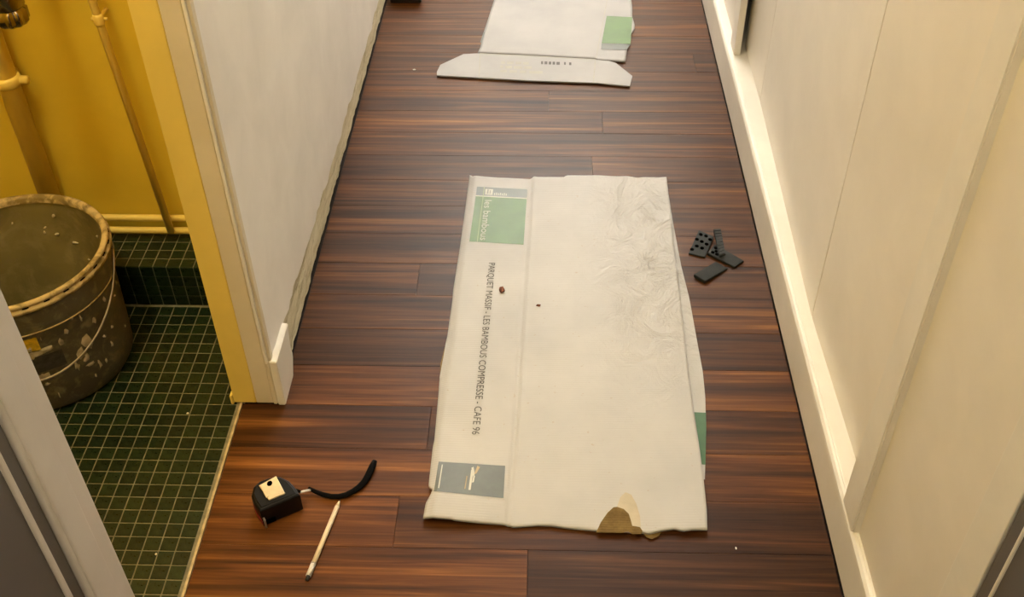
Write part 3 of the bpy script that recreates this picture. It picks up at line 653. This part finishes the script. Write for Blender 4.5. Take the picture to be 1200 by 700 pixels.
adopt(tm, prism('clip_hole', [(hc[0]+0.0042*math.cos(t*math.pi/8), hc[1]+0.0052*math.sin(t*math.pi/8)) for t in range(16)], TH+0.003, TH+0.0045, M['hole_black']),
      prism('clip_step', [(-0.4261, 1.0077), (-0.4216, 1.0119), (-0.4139, 0.9997), (-0.4183, 0.9956)], TH+0.003, TH+0.0050, M['clip_beige'], None, 0.0005, 1))
d0 = Vector(top[0]); d1 = Vector(top[-1]); dd = (d1-d0).normalized(); nn = Vector((dd.y, -dd.x))
def front(name, s0, s1, z0, z1, o0, o1, mat):
    a = d0+dd*s0; b = d0+dd*s1
    pts = [a+nn*o0, b+nn*o0, b+nn*o1, a+nn*o1]; return prism(name, [(p.x, p.y) for p in pts], z0, z1, M[mat], None, 0.0004, 1)
adopt(tm, front('end_hook', 0.001, 0.004, 0.002, 0.022, -0.001, 0.006, 'metal_grey'), front('blade_mouth', 0.0, 0.020, 0.004, 0.014, -0.002, 0.0015, 'hole_black'))
sp = [(-0.3750, 1.0269)][0]; sp2 = [(-0.3635, 1.0394)][0]
cr_ = tube('strap_crimp', [(sp[0], sp[1], 0.020), (sp2[0], sp2[1], 0.010)], 0.0024, M['white_plastic'], None, 8, 0.6); adopt(tm, cr_)
cpts = [(-0.3664, 1.0432), (-0.3545, 1.0375), (-0.3430, 1.0336), (-0.3291, 1.0313), (-0.3169, 1.0314), (-0.3053, 1.0352), (-0.2955, 1.0422), (-0.2872, 1.0509), (-0.2805, 1.0613), (-0.2765, 1.0727), (-0.2739, 1.0841), (-0.2712, 1.0957), (-0.2696, 1.1046)]
adopt(tm, tube('wrist_strap', [(p[0], p[1], 0.010-0.005*min(1, i/3)) for i, p in enumerate(cpts)], [0.0030, .0036, .0042, .0044, .0046, .0048, .005, .0052, .0054, .0056, .0057, .0056, .0040], M['cord'], None, 10, 0.8))
adopt(tm, tube('strap_tail', [(*[(-0.3823, 1.0301)][0], 0.021), (sp[0], sp[1], 0.020)], 0.0026, M['cord'], None, 8))

# ---------------------------------------------------------------- pencil
pa, pb = [(-0.3143, 1.0257), (-0.3409, 0.8784)]
A, B = Vector((*pa, 0.0040)), Vector((*pb, 0.0040)); ax = (B-A).normalized(); L = (B-A).length
pn = empty('pencil', (B.x, B.y, 0)); tag(pn, 'pale mechanical pencil lying near the tape measure strap', 'pencil')
def seg(name, t0, t1, r0, r1, mat, n=6):
    return tube(name, [A+ax*t0, A+ax*t1], [r0, r1], M[mat], None, n)
bar = seg('barrel', 0.014, L*0.80, 0.0039, 0.0039, 'pencil_wood', 8); tipc = seg('tip_cone', 0.003, 0.014, 0.0012, 0.0038, 'pencil_wood', 12); ld = seg('lead', 0.0, 0.004, 0.0005, 0.0011, 'graphite', 8)
gr_ = seg('grip', L*0.80, L*0.955, 0.0040, 0.0040, 'white_plastic', 16); cap = seg('push_button', L*0.955, L, 0.0033, 0.0028, 'graphite', 12)
ring_ = seg('metal_ring', L*0.800, L*0.815, 0.0042, 0.0042, 'metal_grey', 16)
sd = Vector((ax.y, -ax.x, 0)) * -1
clp = tube('pocket_clip', [A+ax*(L*0.82)+sd*0.003+Vector((0, 0, 0.0030)), A+ax*(L*0.90)+sd*0.0034+Vector((0, 0, 0.0034)), A+ax*(L*0.95)+sd*0.002+Vector((0, 0, 0.003))], 0.0011, M['metal_grey'], None, 8)
adopt(pn, bar, tipc, ld, gr_, cap, ring_, clp)

# ---------------------------------------------------------------- black fitting wedges
GR = 'black floor-laying wedges'
def wedge(label, quad, z0, zt, holes=(), ribs=0, loc=None):
    """quad: four floor points (a,b,c,d); zt: top heights at the four corners"""
    c0 = mid(*quad); r = tag(empty('fitting_wedge', (c0[0], c0[1], 0)), label, 'wedge', GR)
    bm = bmesh.new(); lo = [bm.verts.new((p[0], p[1], z)) for p, z in zip(quad, z0)]; hi = [bm.verts.new((p[0], p[1], z)) for p, z in zip(quad, zt)]
    bm.faces.new(lo[::-1]); bm.faces.new(hi)
    for i in range(4): bm.faces.new((lo[i], lo[(i+1) % 4], hi[(i+1) % 4], hi[i]))
    bmesh.ops.recalc_face_normals(bm, faces=bm.faces); bmesh.ops.bevel(bm, geom=list(bm.edges), offset=0.0008, segments=2, affect='EDGES')
    adopt(r, bm_obj('wedge_body', bm, M['black_rubber']))
    def P(u, v_):
        a, b, c, d = [Vector((*p, z)) for p, z in zip(quad, zt)]; return (a*(1-u)+b*u)*(1-v_)+(d*(1-u)+c*u)*v_
    for (u, v_, s) in holes:
        vs = []; n = 12
        q0 = P(u, v_); eu = (P(1, v_)-P(0, v_)).normalized(); ev = (P(u, 1)-P(u, 0)).normalized(); nz = eu.cross(ev); nz = nz if nz.z > 0 else -nz
        up = [q0+nz*0.0004+eu*s*math.cos(2*math.pi*i/n)+ev*s*math.sin(2*math.pi*i/n) for i in range(n)]
        dn = [p-nz*0.0012 for p in up]
        adopt(r, mesh_obj('hole', up+dn, [tuple(range(n))] + [(i, (i+1) % n, n+(i+1) % n, n+i) for i in range(n)], M['hole_black']))
    for i in range(ribs):
        v_ = (i+0.5)/ribs; w_ = 0.22/ribs
        vs = [P(0.06, v_-w_), P(0.94, v_-w_), P(0.94, v_+w_), P(0.06, v_+w_)]; upv = Vector((0, 0, 0.0008)); dnv = Vector((0, 0, -0.0006))
        adopt(r, mesh_obj('rib', [p+dnv for p in vs]+[p+upv for p in vs], [(4, 5, 6, 7), (0, 1, 5, 4), (1, 2, 6, 5), (2, 3, 7, 6), (3, 0, 4, 7)], M['black_rubber']))
    return r
wedge('perforated black wedge with round holes nearest the cardboard', [(0.3203, 1.7270), (0.3485, 1.7061), (0.3244, 1.6434), (0.2924, 1.6551)], (0.0003,)*4, (0.008, 0.008, 0.004, 0.004),
      [(u, v_, 0.0042) for u, v_ in ((.22, .14), (.55, .12), (.86, .2), (.12, .38), (.45, .40), (.78, .44), (.28, .64), (.62, .66), (.1, .82))])
wedge('black wedge with holes at one end lying under the ribbed stick', [(0.3483, 1.6822), (0.4000, 1.6325), (0.3788, 1.6122), (0.3297, 1.6530)], (0.0003,)*4, (0.007, 0.005, 0.005, 0.007),
      [(.10, .28, .0040), (.12, .74, .0040), (.26, .28, .0040), (.27, .72, .0040), (.18, .52, .0036)])
wedge('plain smooth black wedge lying nearest the camera', [(0.3440, 1.6303), (0.3650, 1.6093), (0.3150, 1.5643), (0.2956, 1.5846)], (0.0003,)*4, (0.004, 0.004, 0.008, 0.008))
wedge('narrow ribbed black stick wedge leaning across another wedge', [(0.3513, 1.7337), (0.3663, 1.7354), (0.3640, 1.6444), (0.3513, 1.6374)], (0.0003, 0.0003, 0.0078, 0.0078), (0.006, 0.006, 0.012, 0.012), ribs=9)

# ---------------------------------------------------------------- small things
def crumb(label, c, r, z, mat, seedv, flat=0.45, cat='crumb', name='wood_crumb'):
    bm = bmesh.new(); bmesh.ops.create_icosphere(bm, subdivisions=2, radius=1.0)
    for v_ in bm.verts:
        f = 1+0.5*mnoise.noise((v_.co.x*1.7+seedv, v_.co.y*1.7, v_.co.z*1.7)); v_.co = Vector((v_.co.x*r[0]*f, v_.co.y*r[1]*f, v_.co.z*min(r)*flat*f))
    zm = min(v_.co.z for v_ in bm.verts)
    o = bm_obj(name, bm, M[mat]); o.location = (c[0], c[1], z-zm); tag(o, label, cat); return o
c_ = [(-0.0781, 1.5296)][0]; crumb('reddish brown wood crumb beside the printed words on the cardboard', c_, (0.0055, 0.0085), hz(*c_)+0.0002, 'crumb_brown', 1.0)
c_ = [(-0.0070, 1.4876)][0]; crumb('tiny brown wood crumb on blank part of the cardboard', c_, (0.0040, 0.0030), hz(*c_)+0.0002, 'crumb_brown', 5.0)
c_ = [(0.2961, 0.9507)][0]; crumb('tiny white speck on the planks at lower right', c_, (0.0012, 0.0022), 0.0, 'crumb_white', 9.0, name='plaster_crumb')
c_ = [(-0.3339, 2.3977)][0]; crumb('white plaster speck on planks near the far cardboard flap', c_, (0.0040, 0.0024), 0.0, 'crumb_white', 12.0, name='plaster_crumb')
c_ = [(-0.5775, 0.9206)][0]; crumb('white plaster speck on green tiles near the door threshold', c_, (0.0016, 0.0022), 0.0002, 'crumb_white', 14.0, name='plaster_crumb')
c_ = [(-0.6047, 1.2064)][0]; crumb('white plaster speck on green tiles beside the yellow jamb', c_, (0.0020, 0.0018), 0.0002, 'crumb_white', 16.0, name='plaster_crumb')
dk = [(-0.4404, 2.7738), (-0.3509, 2.7746)]
bm = bmesh.new(); add_box(bm, -0.440, dk[1][0], dk[0][1], dk[0][1]+0.26, 0.0004, 0.05, 0.006, 3)
tag(bm_obj('wood_block', bm, M['dark_wood']), 'dark brown block on the floor at the far left wall', 'block')
